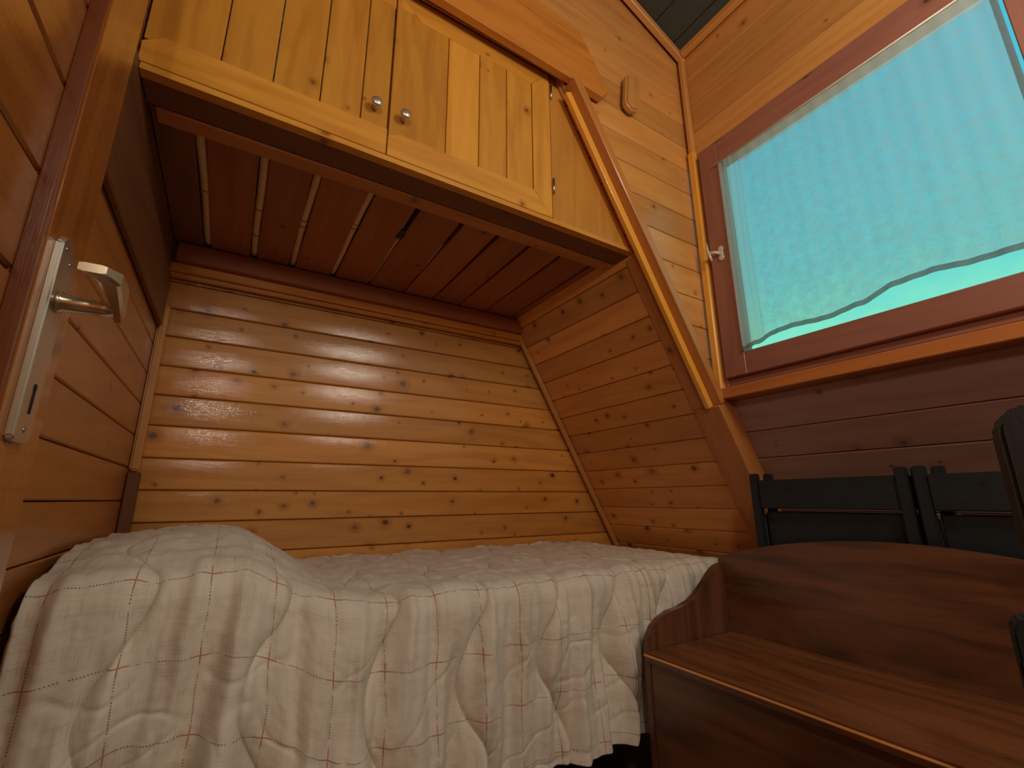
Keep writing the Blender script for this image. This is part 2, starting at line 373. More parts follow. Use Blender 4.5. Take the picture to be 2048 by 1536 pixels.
def frange(a, b, s):
    r = []; x = a
    while x < b - 1e-6: r.append(x); x += s
    r.append(b); return r
X, Y, Z = V((1, 0, 0)), V((0, 1, 0)), V((0, 0, 1))
SD = 1.6236; SK = .5685
sl = math.hypot(1, SK); UPS = V((-SK, 0, 1)) / sl          # up the slope
NIN = V((-1, 0, -SK)) / sl                                   # into the room
def slope_x(z, d=0): return SD + d - SK * z
FL = -H

# ---------------------------------------------------------------- room shell
seamB = [FL] + [round(-.17 - .1 * k, 3) for k in range(6, 0, -1)] + [-.17, -.067, .032, .133, .238, .339, .439, .543, .643, .742]
seamB = sorted(set([z for z in seamB if z >= FL])) + frange(.842, 3.3, .1)
mb = MB(); cladding(mb, (0, 1.85, 0), X, Z, -Y, -.30, 2.12, seamB, [(1, SK, SD + .03)], bev=.004)
tag(obj('wall_back', mb, M['wall']), 'rear plank wall of the bed alcove, glossy orange pine with many dark knots', kind='structure')

mb = MB(); cladding(mb, (-.265, 0, 0), Y, Z, X, .03, 1.88, frange(FL, 3.3, .1), bev=.003); cladding(mb, (-1.2, 0, 0), Y, Z, X, -1.85, .07, frange(FL, 3.3, .1), bev=.003); cladding(mb, (0, .04, 0), X, Z, -Y, -1.22, -.268, frange(FL, 3.3, .1), bev=.003)
tag(obj('wall_left', mb, M['leftw']), 'left plank wall of reddish pine between door and alcove', kind='structure')

# alcove slope: heights given as z on the slope
zs = [.738, .652, .565, .478, .391, .304, .217, .131, .044, -.043, -.13, -.217]
zs = sorted(zs + [-.217 - .087 * k for k in range(1, 7)] + [.738 + .087 * k for k in range(1, 28)])
sv = [(z * sl) for z in zs if z > FL - .05]
mb = MB(); cladding(mb, V((SD, 0, 0)), Y, UPS, NIN, 1.012, 1.87, sv, bev=.003)
tag(obj('wall_slope', mb, M['slope']), 'sloping plank wall at the foot of the alcove', kind='structure')

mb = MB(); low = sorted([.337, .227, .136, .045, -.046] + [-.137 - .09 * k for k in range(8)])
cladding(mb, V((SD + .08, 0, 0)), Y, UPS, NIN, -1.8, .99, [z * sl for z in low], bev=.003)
tag(obj('wall_right_lower', mb, M['low']), 'sloping plank wall below the window, haze greyed into its colour', kind='structure')

CK = .995
CEIL = lambda x: 1.905 + (1.496 - x) * .40
mb = MB(); cs = [.27, .385, .50, .62, .737, .854, .971, 1.088, 1.205, 1.32, 1.435, 1.552, 1.669, 1.786, 1.903] + frange(2.02, 2.70, .117)
cladding(mb, (0, CK, 0), X, Z, -Y, -.30, 1.51, cs, [(.40, 1, 1.905 + 1.496 * .40 + .01), lambda a, b: (-1, -SK, -SD - .003) if b < 1.44 else (0, 0, 1)], T=.010, bev=.0018, back=.006)
tag(obj('wall_back_upper', mb, M['upper']), 'pale upper plank wall beside the cupboard, up to the dark ceiling', kind='structure')

# wall around the window, plane x = WX
WX = 1.50
mb = MB()
for (y0, y1, s) in ((-1.8, 1.0, [1.376, 1.50, 1.63, 1.76, 1.93]), (-1.8, -.86, [.30, .42, .54, .66, .78, .90, 1.02, 1.14, 1.26, 1.376])):
    cladding(mb, (WX, 0, 0), Y, Z, -X, y0, y1, s, T=.012, bev=.0025)
tag(obj('wall_right_upper', mb, M['upper']), 'pine plank wall above the window', kind='structure')

mb = MB(); a22 = math.atan(.40); cu = V((-math.cos(a22), 0, math.sin(a22))); cn = V((-math.sin(a22), 0, -math.cos(a22)))
cladding(mb, V((1.54, 0, CEIL(1.54))), Y, cu, cn, -1.85, 1.03, frange(0, 3.0, .12), bev=.002)
tag(obj('ceiling', mb, M['ceil']), 'dark green-grey boarded sloping ceiling', kind='structure')
mb = MB(); cladding(mb, (0, 0, FL), Y, X, Z, -1.85, 1.9, frange(-1.25, 2.2, .12), bev=.001)
tag(obj('floor', mb, M['floor']), kind='structure')
mb = MB(); cladding(mb, (0, -1.8, 0), X, Z, Y, -1.25, 2.15, frange(FL, 3.2, .1), bev=.003)
tag(obj('wall_front', mb, M['wall']), kind='structure')

# corner trims
tn = [0]
def trim(mb, mat, label):
    tn[0] += 1; return tag(obj('trim_%d' % tn[0], mb, mat), label, kind='structure')
trim(MB().aabb((-.263, 1.812, .09), (-.238, 1.838, .64), 'z', .006, .6, 2), M['strip'], 'upper length of the pale corner strip at the left of the alcove')
trim(MB().aabb((-.263, 1.808, -.45), (-.232, 1.838, .085), 'z', .003, .1), M['ledge'], 'darker lower length of the left corner strip')
trim(MB().box(V((slope_x(-.45), 1.810, -.45)) + NIN * .001, UPS, Y, NIN, (.80 + .45) * sl - .004, .024, .020, .006, .7, 2), M['strip'], 'pale strip in the corner of rear wall and sloping wall')
mb = MB(); mb.aabb((-.262, 1.812, .768), (1.175, 1.842, .800), 'x', .004, .5); mb.aabb((-.262, 1.825, .750), (1.18, 1.842, .768), 'x', .003, .2)
trim(mb, M['beam'], 'stepped strip along the top of the rear wall')
trim(MB().aabb((-.246, 1.785, .800), (1.155, 1.842, .866), 'x', .003, .3), M['slat'], 'dark rail carrying the slats along the rear wall')
trim(MB().aabb((-.263, .80, .56), (-.248, 1.80, .742), 'y', .003, .2).aabb((-.263, .80, .743), (-.258, 1.80, .868), 'y', .001, .0), M['ledge'], 'dark board on the left wall under the cupboard')
# slope trim (bright board along the edge of the upper wall)
p0 = V((slope_x(.318), .945, .318)); Ls = (1.392 - .318) * sl
trim(MB().box(p0, UPS, -NIN, Y, Ls, .033, .049, .0025, .5), M['edge'], 'orange-brown outer half of the sloping edge board beside the upper plank wall')
mb = MB(); mb.box(p0 + Y * .034 - Z * .0, UPS, NIN, Y, Ls - .03, .026, .0185, .002, .9)
trim(mb, M['trim'], 'bright sloping edge board running down from the cupboard to the window sill')
trim(MB().aabb((1.466, .955, .345), (1.492, .984, 1.39), 'z', .004, .95), M['trim'], 'yellow corner strip beside the window')
trim(MB().aabb((1.474, .962, 1.392), (1.499, .984, 1.93), 'z', .004, .6), M['upper'], 'pale corner strip above the window')
mb = MB(); mb.box(V((1.495, .958, CEIL(1.495) - .036)), cu, Y, Z, 1.9, .026, .034, .003, .6)
trim(mb, M['upper'], 'sloping strip under the ceiling along the upper plank wall')
trim(MB().aabb((1.462, -1.78, 1.880), (1.488, .957, 1.912), 'y', .003, .6), M['upper'], 'strip under the ceiling above the window')

# ---------------------------------------------------------------- rafter at the foot of the bed
mb = MB(); q0 = V((slope_x(-.79), .952, -.79)) + NIN * .008
mb.box(q0, UPS, Y, -NIN, (.318 + .79) * sl, .110, .095, .003, .5)
q0 = V((slope_x(.318), 1.0, .318)) + NIN * .008
mb.box(q0, UPS, Y, -NIN, (.842 - .318) * sl, .062, .095, .003, .5)
trim(mb, M['rafter'], 'broad brown sloping rafter at the foot of the bed alcove')

# ---------------------------------------------------------------- cupboard above the bed
cab = empty('wall_cupboard', (.44, 1.4, .85)); tag(cab, 'golden pine cupboard over the bed with two boarded doors and a slatted base', 'cupboard')
CY = 1.033
obj('front_rail', MB().aabb((-.257, CY - .0155, .85), (1.149, CY + .010, .8654), 'x', .0005, .6), M['cab'], cab)
obj('base_rail', MB().aabb((-.257, CY + .0105, .850), (1.150, 1.115, .870), 'x', .002, .5), M['ledge'], cab)
obj('slat_rail', MB().aabb((-.240, 1.117, .846), (1.14, 1.166, .870), 'x', .002, .3), M['rafter'], cab)
mb = MB(); mb.prism((0, CY - .010, 0), Z, X, Y, [(.866, .7865), (.866, 1.138), (1.44, .800 + .0), (1.47, .790), (1.47, .7865)], .018, .001, .5)
obj('side_panel', mb, M['panel'], cab)
mb = MB(); mb.aabb((-.263, CY, 1.436), (.79, CY + .03, 1.475), 'x', .001, .6); obj('top_rail', mb, M['cab'], cab)
mb = MB(); mb.aabb((.245 - .02, CY + .03, .88), (.245 + .02, CY + .05, 1.436), 'z', .001, .4); obj('centre_post', mb, M['cab'], cab)
def cab_door(x0, x1, grooves, label, knobx, left):
    d = empty('door', (0, 0, 0)); d.parent = cab; d.location = V((x0, CY, .875 + H)) - wloc(cab); d['label'] = label
    zb, zt, r = .8660, 1.434, .078
    fy = CY - .016
    # boards behind / between the rails, flush with the stiles
    mb = MB(); xs = [x0 + (.0 if left else .0)] + grooves + [x1 if left else x1 - .072]
    for a, b in zip(xs[:-1], xs[1:]):
        mb.box((a + .0012, fy + (.0005), zb + .06), Z, X, Y, zt - zb - .12, b - a - .0024, .0148, .0016)
    mb.prism((0, fy + .0005, 0), Z, X, Y, [(zt - .0605, x0 + .0012), (zt - .0605, x0 + .0605), (zt - .002, x0 + .0012)], .0148, .0008, .6)
    obj('boards', mb, M['cab'], d)
    # mitred rails, slightly proud
    mb = MB(); il = x0 + (.036 if left else .072)
    mb.prism((0, fy - .0015, 0), X, Z, Y, [(x0, zb), (x1, zb), (x1 - (0 if left else .072), zb + r), (il if left else x0 + .035, zb + r), (x0, zb + (.05 if left else .06))], .0172, .0012, .65)
    obj('bottom_rail', mb, M['cab'], d)
    mb = MB(); mb.prism((0, fy - .0015, 0), X, Z, Y, [(x0, zt), (x1, zt), (x1 - (0 if left else .072), zt - r), (x0 + .072, zt - r)], .0172, .0012, .55)
    obj('top_rail', mb, M['cab'], d)
    if not left:
        mb = MB(); mb.prism((0, fy - .0015, 0), Z, X, Y, [(zb, x1), (zb + r, x1 - .071), (zt - r, x1 - .071), (zt, x1)], .0172, .0012, .7)
        obj('stile', mb, M['cab'], d)
    k = obj('knob', MB().lathe((knobx, fy, .992), -Y, [(0, .0055), (.002, .008), (.004, .0052), (.014, .0048), (.017, .0085), (.021, .0135), (.025, .0148), (.0285, .0135), (.031, .009), (.0322, .003)]), M['nickel'], d)
    return d
cab_door(-.262, .2435, [-.128, -.025, .077, .174], 'left door of the cupboard', .207, True)
dr = cab_door(.2465, .7795, [.408, .513, .61], 'right door of the cupboard with mitred frame', .283, False)
for z in (.955, 1.33):
    mb = MB(); mb.tube([(.7835, CY - .022, z), (.7835, CY - .022, z + .055)], .0038, 10); obj('hinge', mb, M['screw'], dr)
gx = [-.163, -.022, .108, .256, .40, .55, .684, .812, .948, 1.092]
gw = [.026, .026, .025, .024, .019, .017, .016, .016, .013, .014]
edges = [-.257] + gx + [1.150]; wds = [0] + gw + [0]
for i in range(len(edges) - 1):
    a = edges[i] + wds[i] / 2; b = edges[i + 1] - wds[i + 1] / 2
    mb = MB(); y0, y1 = 1.1175, 1.842
    # boards are not quite parallel: gaps narrow towards the rear for the right-hand ones
    ta = .0 if i < 4 else .75
    aa = a - (wds[i] * .36 if i > 4 else wds[i] * .06 if i else 0); bb = b + (wds[i + 1] * .36 if i > 3 else wds[i + 1] * .06)
    if i == 10: bb = b
    mb.prism((0, 0, .8705), Y, X, Z, [(y0, a), (y0, b), (y1, bb), (y1, aa)], .016, .0012)
    obj('bottom_slat', mb, M['ledge'] if i == 0 else M['slat'], cab)

# bamboo canes lying over the gaps between the slats
def cane(x0, y0, x1, y1, r0, r1, nodes, label):
    n = 22; pts = []; rs = []
    for i in range(n + 1):
        t = i / n; pts.append((x0 + (x1 - x0) * t + .0015 * math.sin(7 * t + x0 * 9), y0 + (y1 - y0) * t, .8835)); r = r0 + (r1 - r0) * t
        for k in nodes:
            if abs(t - k) < .026: r *= 1.07
        rs.append(r)
    mb = MB(); mb.tube(pts, rs, 12); o = obj('bamboo_cane', mb, M['bamboo'])
    for k in nodes:
        i = int(k * n); p = V(pts[i]) + (V(pts[i + 1]) - V(pts[i])) * (k * n - i)
        j = obj('joint', MB().tube([p - Y * .0022, p - Y * .001, p + Y * .001, p + Y * .0022], [rs[i] * 1.06, rs[i] * 1.13, rs[i] * 1.13, rs[i] * 1.06], 12), M['ledge'], o); j['label'] = 'dark joint ring'
    return tag(o, label, 'cane', 'bamboo canes in the slatted base')
cane(-.163, 1.168, -.160, 1.775, .0122, .0112, (.45,), 'pale bamboo cane in the leftmost slat gap, beside the dark boarding')
cane(-.022, 1.168, -.020, 1.778, .0122, .0110, (.48, .75), 'pale bamboo cane in the second slat gap from the left')
cane(.108, 1.168, .108, 1.783, .0118, .0106, (.46, .52), 'pale bamboo cane in the third slat gap with a dark joint halfway')
cane(.256, 1.168, .254, 1.783, .0112, .0096, (.36, .40), 'pale bamboo cane in the fourth slat gap with a snapped-looking joint')
cane(.403, 1.40, .404, 1.783, .0068, .0050, (.5,), 'short thin bamboo cane behind the torn black scrap')
cane(.550, 1.36, .549, 1.783, .0050, .0034, (.5,), 'short thin bamboo cane in the sixth slat gap from the left')
mb = MB(); mb.prism((.398, 1.36, .8655), X, Y, Z, [(-.009, -.03), (.007, -.034), (.013, .0), (.008, .02), (.011, .034), (-.002, .018), (-.012, .028), (-.010, .0)], .004, .0005)
tag(obj('plastic_scrap', mb, M['rag']), 'small torn black scrap sticking out of the fifth slat gap', 'scrap')

# beam over the cupboard doors
mb = MB(); mb.prism((0, .955, 0), X, Z, Y, [(-.262, 1.418), (.975, 1.392), (1.008, 1.432), (.885, 1.622), (.835, 1.640), (-.262, 1.660)], .029, .003, .6)
tag(obj('wall_beam', mb, M['beam']), 'thick orange beam with a bevelled end above the cupboard doors', 'beam')
mb = MB(); mb.prism((0, .956, 0), Z, X, Y, [(1.418, 1.118), (1.418, 1.142), (1.440, 1.168), (1.570, 1.186), (1.598, 1.168), (1.598, 1.138), (1.575, 1.112), (1.440, 1.094)], .030, .008, .2, 3)
tag(obj('wooden_block', mb, M['upper']), 'small rounded wooden block on the upper plank wall beside the beam end', 'block')

# ---------------------------------------------------------------- window
win = empty('window_1', (WX, .05, .36)); tag(win, 'red-brown wooden casement window with voile curtain and orange sill', kind='structure')
def ring(y0, y1, z0, z1, wl, wr, wb, wt, x0, x1, bev=.002):
    mb = MB()
    mb.aabb((x0, y1 - wl, z0), (x1, y1, z1), 'z', bev, .5); mb.aabb((x0, y0, z0), (x1, y0 + wr, z1), 'z', bev, .4)
    mb.aabb((x0 + .0008, y0 + wr, z0), (x1, y1 - wl, z0 + wb), 'y', bev, .45); mb.aabb((x0 + .0008, y0 + wr, z1 - wt), (x1, y1 - wl, z1), 'y', bev, .6)
    return mb
obj('window_frame', ring(-.86, .962, .385, 1.378, .022, .03, .012, .026, 1.487, 1.58), M['sash'], win)
s1 = obj('sash', ring(.012, .938, .412, 1.350, .081, .082, .080, .090, 1.470, 1.525, .0025), M['sash'], win)
s2 = obj('sash', ring(-.826, .008, .412, 1.350, .070, .081, .080, .090, 1.470, 1.525, .0025), M['sash'], win)
for s, (a, b) in ((s1, (.09, .862)), (s2, (-.75, -.06))):
    mb = MB(); mb.aabb((1.497, a, .485), (1.501, b, 1.267), 'y', 0); obj('pane', mb, M['glass'], s)
mb = MB(); mb.prism((0, -.90, 0), X, Z, Y, [(1.452, .340), (1.452, .379), (1.458, .385), (1.57, .392), (1.60, .392), (1.60, .340)], 1.862, .0015, .5)
# grain must run along the sill
mb = MB(); mb.aabb((1.452, -.90, .338), (1.60, .956, .376), 'y', .0025, .7); obj('window_sill', mb, M['sill'], win)
mb = MB(); mb.aabb((1.492, -.86, .376), (1.60, .940, .4115), 'y', .001, .1); obj('window_rebate', mb, M['sash'], win)
# cream turn handle on the left stile
mb = MB(); hx = 1.470
mb.lathe((hx, .893, .868), -X, [(0, .011), (.004, .011), (.005, .009)], 14); mb.lathe((hx, .893, .905), -X, [(0, .011), (.004, .011), (.005, .009)], 14)
mb.aabb((hx - .004, .884, .868), (hx, .902, .905), 'z', .001)
k = obj('handle', mb, M['white'], s1); k['label'] = 'cream turn handle'
mb = MB(); mb.tube([(hx - .004, .893, .886), (hx - .020, .905, .890), (hx - .030, .925, .893)], [.007, .006, .0065], 10)
mb.tube([(hx - .030, .930, .935), (hx - .031, .927, .905), (hx - .030, .922, .880), (hx - .027, .917, .858)], [.0055, .0068, .0075, .0060], 10, flat=.7)
obj('handle_grip', mb, M['white'], k) if False else None
g = obj('lever', mb, M['white'], s1); g['label'] = 'cream lever'
mb = MB(); mb.lathe((1.470, .062, .755), -X, [(0, .012), (.006, .012), (.02, .009), (.034, .010), (.040, .020), (.052, .024), (.062, .020), (.067, .008)], 20)
k = obj('knob', mb, M['darkknob'], s1); k['label'] = 'dark round knob'

# curtain: voile on the first sash
cur = empty('curtain', (1.46, .48, .50)); tag(cur, 'sheer blue-lit voile curtain with wavy dark hem across the window pane', 'curtain')
hemk = [(.10, .560), (.183, .545), (.27, .548), (.34, .558), (.42, .553), (.50, .528), (.60, .518), (.68, .526), (.75, .522), (.80, .506), (.856, .498)]
def hemz(y):
    for (a, za), (b, zb) in zip(hemk[:-1], hemk[1:]):
        if y <= b:
            t = max(0, min(1, (y - a) / (b - a))); t = t * t * (3 - 2 * t); return za + (zb - za) * t
    return hemk[-1][1]
def cloth(y0, y1, zf0, zf1, nx, nz, amp, off=0.0):
    mb = MB(); vs = []; fs = []; us = []
    for j in range(nz + 1):
        for i in range(nx + 1):
            y = y0 + (y1 - y0) * i / nx; t = j / nz; z = zf0(y) + (zf1(y) - zf0(y)) * t
            fold = .0022 * math.sin(y * 60 + .6 * math.sin(z * 9)) + .0015 * math.sin(y * 143 + 1)
            e = max(0, (y - .76) / .10); fold += .0035 * e * math.sin(y * 300 + .8 * math.sin(z * 6))
            vs.append((1.4645 + fold * amp - off, y, z))
    for j in range(nz):
        for i in range(nx):
            a = j * (nx + 1) + i; q = [a, a + 1, a + nx + 2, a + nx + 1]; fs.append(q); us.append([(vs[p][1], vs[p][2]) for p in q])
    mb.add(vs, fs, us, .5, True); return mb
top = lambda y: 1.252
obj('fabric', cloth(.104, .778, lambda y: hemz(y) + .010, lambda y: 1.205, 220, 30, .55), M['sheer'], cur)
obj('heading', cloth(.104, .778, lambda y: 1.203, top, 220, 3, .35), M['heading'], cur)
obj('bottom_hem', cloth(.104, .856, lambda y: hemz(y) - .005, lambda y: hemz(y) + .011, 220, 2, 1, .0006), M['hem'], cur)
obj('side_hem', cloth(.100, .112, lambda y: hemz(y) + .005, lambda y: 1.205, 3, 20, 1, .0008), M['hem'], cur)
obj('side_border', cloth(.776, .856, lambda y: hemz(y) + .008, top, 40, 20, 1.1, .0015), M['border'], cur)
mb = MB(); mb.tube([(1.461, .872, 1.252), (1.461, .085, 1.252)], .003, 8); obj('rod', mb, M['white'], cur)

# ---------------------------------------------------------------- open door on the left, handle and plate
DA = math.radians(0.8)
door = empty('door_1', (-.205, .78, FL)); tag(door, 'open varnished red pine door with aluminium handle at the left edge', kind='structure')
dv = V((math.sin(-DA) * -1, 0, 0))
du = V((-math.sin(DA), -math.cos(DA), 0))      # along the door, from free edge towards the hinge
dn = V((math.cos(DA), -math.sin(DA), 0))       # out of the face that looks at the bed
E0 = V((-.205, .785, 0))
def dbox(mb, u0, u1, z0, z1, n0, n1, grain='z', bev=.002, tone=None, seg=1):
    o = E0 + du * u0 + dn * n0 + Z * z0
    if grain == 'z': mb.box(o, Z, du, dn, z1 - z0, u1 - u0, n1 - n0, bev, tone, seg)
    else: mb.box(o, du, Z, dn, u1 - u0, z1 - z0, n1 - n0, bev, tone, seg)
    return mb
obj('stile', dbox(MB(), 0, .126, FL + .01, 1.22, -.038, 0, 'z', .0035, .6, 2), M['door'], door)
obj('stile', dbox(MB(), .64, .74, FL + .01, 1.22, -.038, 0, 'z', .0035, .5, 2), M['door'], door)
obj('rail', dbox(MB(), .130, .64, FL + .01, FL + .14, -.038, 0, 'u', .003), M['door'], door)
obj('rail', dbox(MB(), .130, .64, 1.10, 1.22, -.038, 0, 'u', .003), M['door'], door)
mb = MB()
zz = [FL + .13] + [.485 - .122 * k for k in range(9, 0, -1)] + [.485, .607, .73, .85, .975, 1.10]
zz = sorted(z for z in zz if z >= FL + .13)
for a, b in zip(zz[:-1], zz[1:]): dbox(mb, .124, .642, a + .0022, b - .0022, -.030, -.019, 'u', .003)
dbox(mb, .124, .642, FL + .13, 1.10, -.033, -.029, 'u', 0, .1)
obj('panel', mb, M['door'], door)
o_ = obj('moulding', dbox(MB(), .1262, .1300, FL + .14, 1.10, -.0188, -.0012, 'z', .001, .2), M['mould'], door); o_['label'] = 'dark knotty inner edge of the stile'
# escutcheon: long plate, corners chamfered at the top
pu, pz0, pz1 = .081, .062, .306
def pl(u, z, n): return E0 + du * u + dn * n + Z * z
mb = MB(); mb.prism(E0 + dn * .0003, Z, du, dn, [(pz0, pu - .020), (pz0 + .005, pu - .024), (pz1 - .020, pu - .024), (pz1, pu - .006), (pz1, pu + .016), (pz1 - .010, pu + .024), (pz0 + .005, pu + .024), (pz0, pu + .020)], .008, .002, .5, 3)
plate = obj('handle_plate', mb, M['plate'], door)
for (u, z) in ((pu - .010, pz1 - .026), (pu + .010, pz1 - .014), (pu, pz0 + .014)):
    obj('screw', MB().lathe(pl(u, z, .0079), dn, [(0, .0035), (.0012, .0033), (.0016, .001)], 12), M['screw'], plate)
mb = MB(); mb.lathe(pl(pu, .124, .0078), dn, [(0, .0042), (.0012, .0042)], 12); mb.box(pl(pu - .0028, .094, .0078), Z, du, dn, .028, .0056, .0012, 0)
obj('keyhole', mb, M['black'], plate)
mb = MB(); hz = .228
mb.lathe(pl(pu, hz, .0084), dn, [(0, .0128), (.004, .0128), (.006, .0105), (.040, .0088), (.052, .0085)], 20)
# flat grip that runs towards the hinge and curls back at its end
gp = []
for i in range(13):
    t = i / 12; gp.append((pu - .009 + .072 * t, .064 - .004 * t - .012 * max(0, t - .75) / .25))
vs = []; fs = []; us = []
for i, (u, n) in enumerate(gp):
    t = i / 12; hh = .0190 * (1 - t) ** 1.2 + .0052; th = .0050 + .0075 * t; zc = hz + .012 + .024 * t - .010 * t * t
    for (dz, dn_) in ((-hh, -th * .6), (-hh * .8, -th), (hh * .8, -th), (hh, -th * .6), (hh, th * .6), (hh * .8, th), (-hh * .8, th), (-hh, th * .6)):
        vs.append(pl(u, zc + dz, n + dn_))
for i in range(12):
    for j in range(8): fs.append([i * 8 + j, (i + 1) * 8 + j, (i + 1) * 8 + (j + 1) % 8, i * 8 + (j + 1) % 8]); us.append([(0, 0)] * 4)
fs.append(list(range(8))); us.append([(0, 0)] * 8); fs.append([96 + j for j in range(8)][::-1]); us.append([(0, 0)] * 8)
mb.add(vs, fs, us, .5, False)
obj('handle', mb, M['lever'], door)

# ---------------------------------------------------------------- bed and quilt
bed = empty('bed', (.7, 1.42, FL)); tag(bed, 'single bed filling the alcove, hidden under the quilt', 'bed')
BZ = -.205
obj('mattress', MB().aabb((-.225, 1.135, -.44), (1.56, 1.785, -.325), 'x', .02, .5, 3), M['mattress'], bed)
mb = MB(); mb.aabb((-.225, 1.135, -.56), (1.56, 1.165, -.45), 'x'); mb.aabb((-.225, 1.755, -.56), (1.56, 1.785, -.45), 'x'); obj('side_rail', mb, M['bench'], bed)
mb = MB()
for k in range(10): mb.aabb((-.2 + .185 * k, 1.166, -.47), (-.12 + .185 * k, 1.754, -.452), 'y')
obj('slats', mb, M['strip'], bed)
for (x, y) in ((-.19, 1.17), (1.52, 1.17), (-.19, 1.72), (1.52, 1.72)):
    obj('leg', MB().aabb((x - .03, y - .03, FL), (x + .03, y + .03, -.475), 'z'), M['bench'], bed)

def smooth(a, b, x):
    t = max(0, min(1, (x - a) / (b - a))); return t * t * (3 - 2 * t)
YB, YF = 1.832, 1.040          # rear and front fold of the quilt
LT = YB - YF; LD = .40         # length on top and of the drop
def pillow(x, y):
    e = (1 - smooth(.02, .27, x)) * (.86 + .14 * smooth(-.26, -.1, x))
    f = .60 + .40 * smooth(YF - .03, YF + .28, y); f *= 1 - .35 * smooth(1.62, 1.83, y)
    return .128 * e * f
NXQ, NT, ND = 640, 150, 200
xs = [-.247 + (1.655 + .247) * i / NXQ for i in range(NXQ + 1)]
def seam_d(x, d):      # distance to the nearest wandering quilting seam; d is measured below the front fold
    ph = (x + .117 - .037 * math.cos(2 * math.pi * (d - .005) / .385 + .55 * x)) / .2155
    return abs((ph + .5) % 1 - .5) * .2155
vs = []; uvs = []
rad = .045
for j in range(NT + ND + 1):
    for i, x in enumerate(xs):
        if j <= NT: s = LT * j / NT; d = s - LT
        else: d = LD * (j - NT) / ND
        # base profile: flat top, rounded fold, near-vertical drop
        xr = x
        zt = BZ + pillow(x, YF) * .0
        arc = rad * math.pi / 2
        if d < -arc / 2: y = YF - d - arc / 2 + rad; z = 0; ny, nz = 0, 1; y = YF + (-d - arc / 2) + rad - .0
        elif d < arc / 2:
            t = (d + arc / 2) / arc * math.pi / 2; y = YF + rad - rad * math.sin(t); z = -(rad - rad * math.cos(t)); ny, nz = -math.sin(t), math.cos(t)
        else: y = YF; z = -rad - (d - arc / 2); ny, nz = -1, 0
        front = smooth(-.10, .10, d); drop = smooth(.0, .40, d)
        y = min(y, YB + .01) if y > YB else y
        # wavy rear edge along the wall
        if d < -LT + .03: z += .005 * math.sin(x * 21) + .004 * noise.noise(V((x * 30, 3, 0)))
        P = pillow(x, max(y, YF)) if d < arc else pillow(x, YF)
        z0 = BZ + z + P
        # puffs between the wandering seams
        sd = seam_d(x, d)
        puff = .024 * (1 - math.exp(-(sd / .028) ** .95)) * (.30 + .70 * front)
        gro = -.003 * math.exp(-(sd / .005) ** 2)
        # hanging folds, gathered just under the fold line
        v = noise.noise(V((x * 15 + d * 1.2, d * 2.0, 1.7)))
        v2 = noise.noise(V((x * 36 + d * 2.0, d * 3.6, 5.2)))
        fold = front * (.052 * v * (.55 + .7 * drop) + .017 * v2)
        # soft diagonal creases on the drop
        c1 = noise.noise(V((x * 9 + d * 7, d * 9 - x * 2, 9.1))); crease = front * -.0025 * math.exp(-(c1 / .06) ** 2) * smooth(.03, .15, d)
        wr = (1 - front) * (.0070 * noise.noise(V((x * 14, y * 18, 2.2))) + .0035 * noise.noise(V((x * 38, y * 30, 7.7))))
        wr += .0012 * noise.noise(V((x * 90, d * 60, 4.4)))
        disp = puff + gro + fold + crease + wr
        flare = .030 * drop * (0.4 + .6 * math.sin(x * 5 + .4) ** 2)
        py = y + ny * disp - flare * front; pz = z0 + nz * disp
        if j > NT: pz += .010 * math.sin(x * 7.5 + 1.0) * drop + .012 * noise.noise(V((x * 5, 0, 8))) * drop
        # right end sinks where the mattress stops
        er = smooth(1.38, 1.64, x); pz -= .045 * er ** 2; 
        if ny < -.01: py += .05 * er * er
        px = min(xr + .006 * front * smooth(-.25, -.16, x) * noise.noise(V((x * 10, d * 12, 3))), slope_x(pz) - .018)
        py = min(py, 1.833)
        px = max(px, -.247 + (x + .247) * .3)
        vs.append((px, py, pz)); uvs.append((x, d))
mb = MB(); W = NXQ + 1; fs = []; us = []
for j in range(NT + ND):
    for i in range(NXQ):
        q = [j * W + i, (j + 1) * W + i, (j + 1) * W + i + 1, j * W + i + 1]; fs.append(q); us.append([uvs[p] for p in q])
mb.add(vs, fs, us, .5, True)
q = obj('quilt', mb, M['quilt']); tag(q, 'cream checked cotton quilt draped over the bed, bulging over a pillow at the left', 'quilt')
so = q.modifiers.new('thick', 'SOLIDIFY'); so.thickness = .012; so.offset = -1

# ---------------------------------------------------------------- storage bench
bn = empty('storage_bench', (1.15, .50, FL)); tag(bn, 'dark-stained wooden storage bench with arched back in front of the bed end', 'bench')
SZ = -.383; BX = 1.332
side = [(.985, FL), (.985, -.385), (.988, -.350), (1.005, -.328), (1.035, -.311), (1.075, -.301), (1.120, -.296), (1.165, -.288), (1.200, -.272), (1.232, -.245), (1.262, -.218), (1.292, -.200), (1.325, -.195), (BX, -.195), (BX, FL)]
for y in (.932, .045):
    obj('side_panel', MB().prism((0, y, 0), Z, X, Y, [(b, a) for a, b in side], .020, .004, .35, 2), M['bench'], bn)
bp = [(.050, FL + .1), (.953, FL + .1)]
n = 26
for i in range(n + 1):
    y = .953 - (.953 - .050) * i / n; bp.append((y, -.104 - .076 * (abs(y - .50) / .453) ** 2.0))
obj('backrest', MB().prism((BX + .0005, 0, 0), Y, Z, X, bp, .020, .004, .75, 2), M['bench'], bn)
obj('seat_lid', MB().aabb((.963, .066, SZ - .022), (BX - .001, .931, SZ), 'y', .005, .95, 3), M['lid'], bn)
obj('edge_glint', MB().box((.9595, .066, SZ - .0075), Y, Z, X, .865, .006, .0045, .0022, .5, 2), M['lid_glint'], bn)['label'] = 'pale strip painted as the lamp highlight on the seat edge'
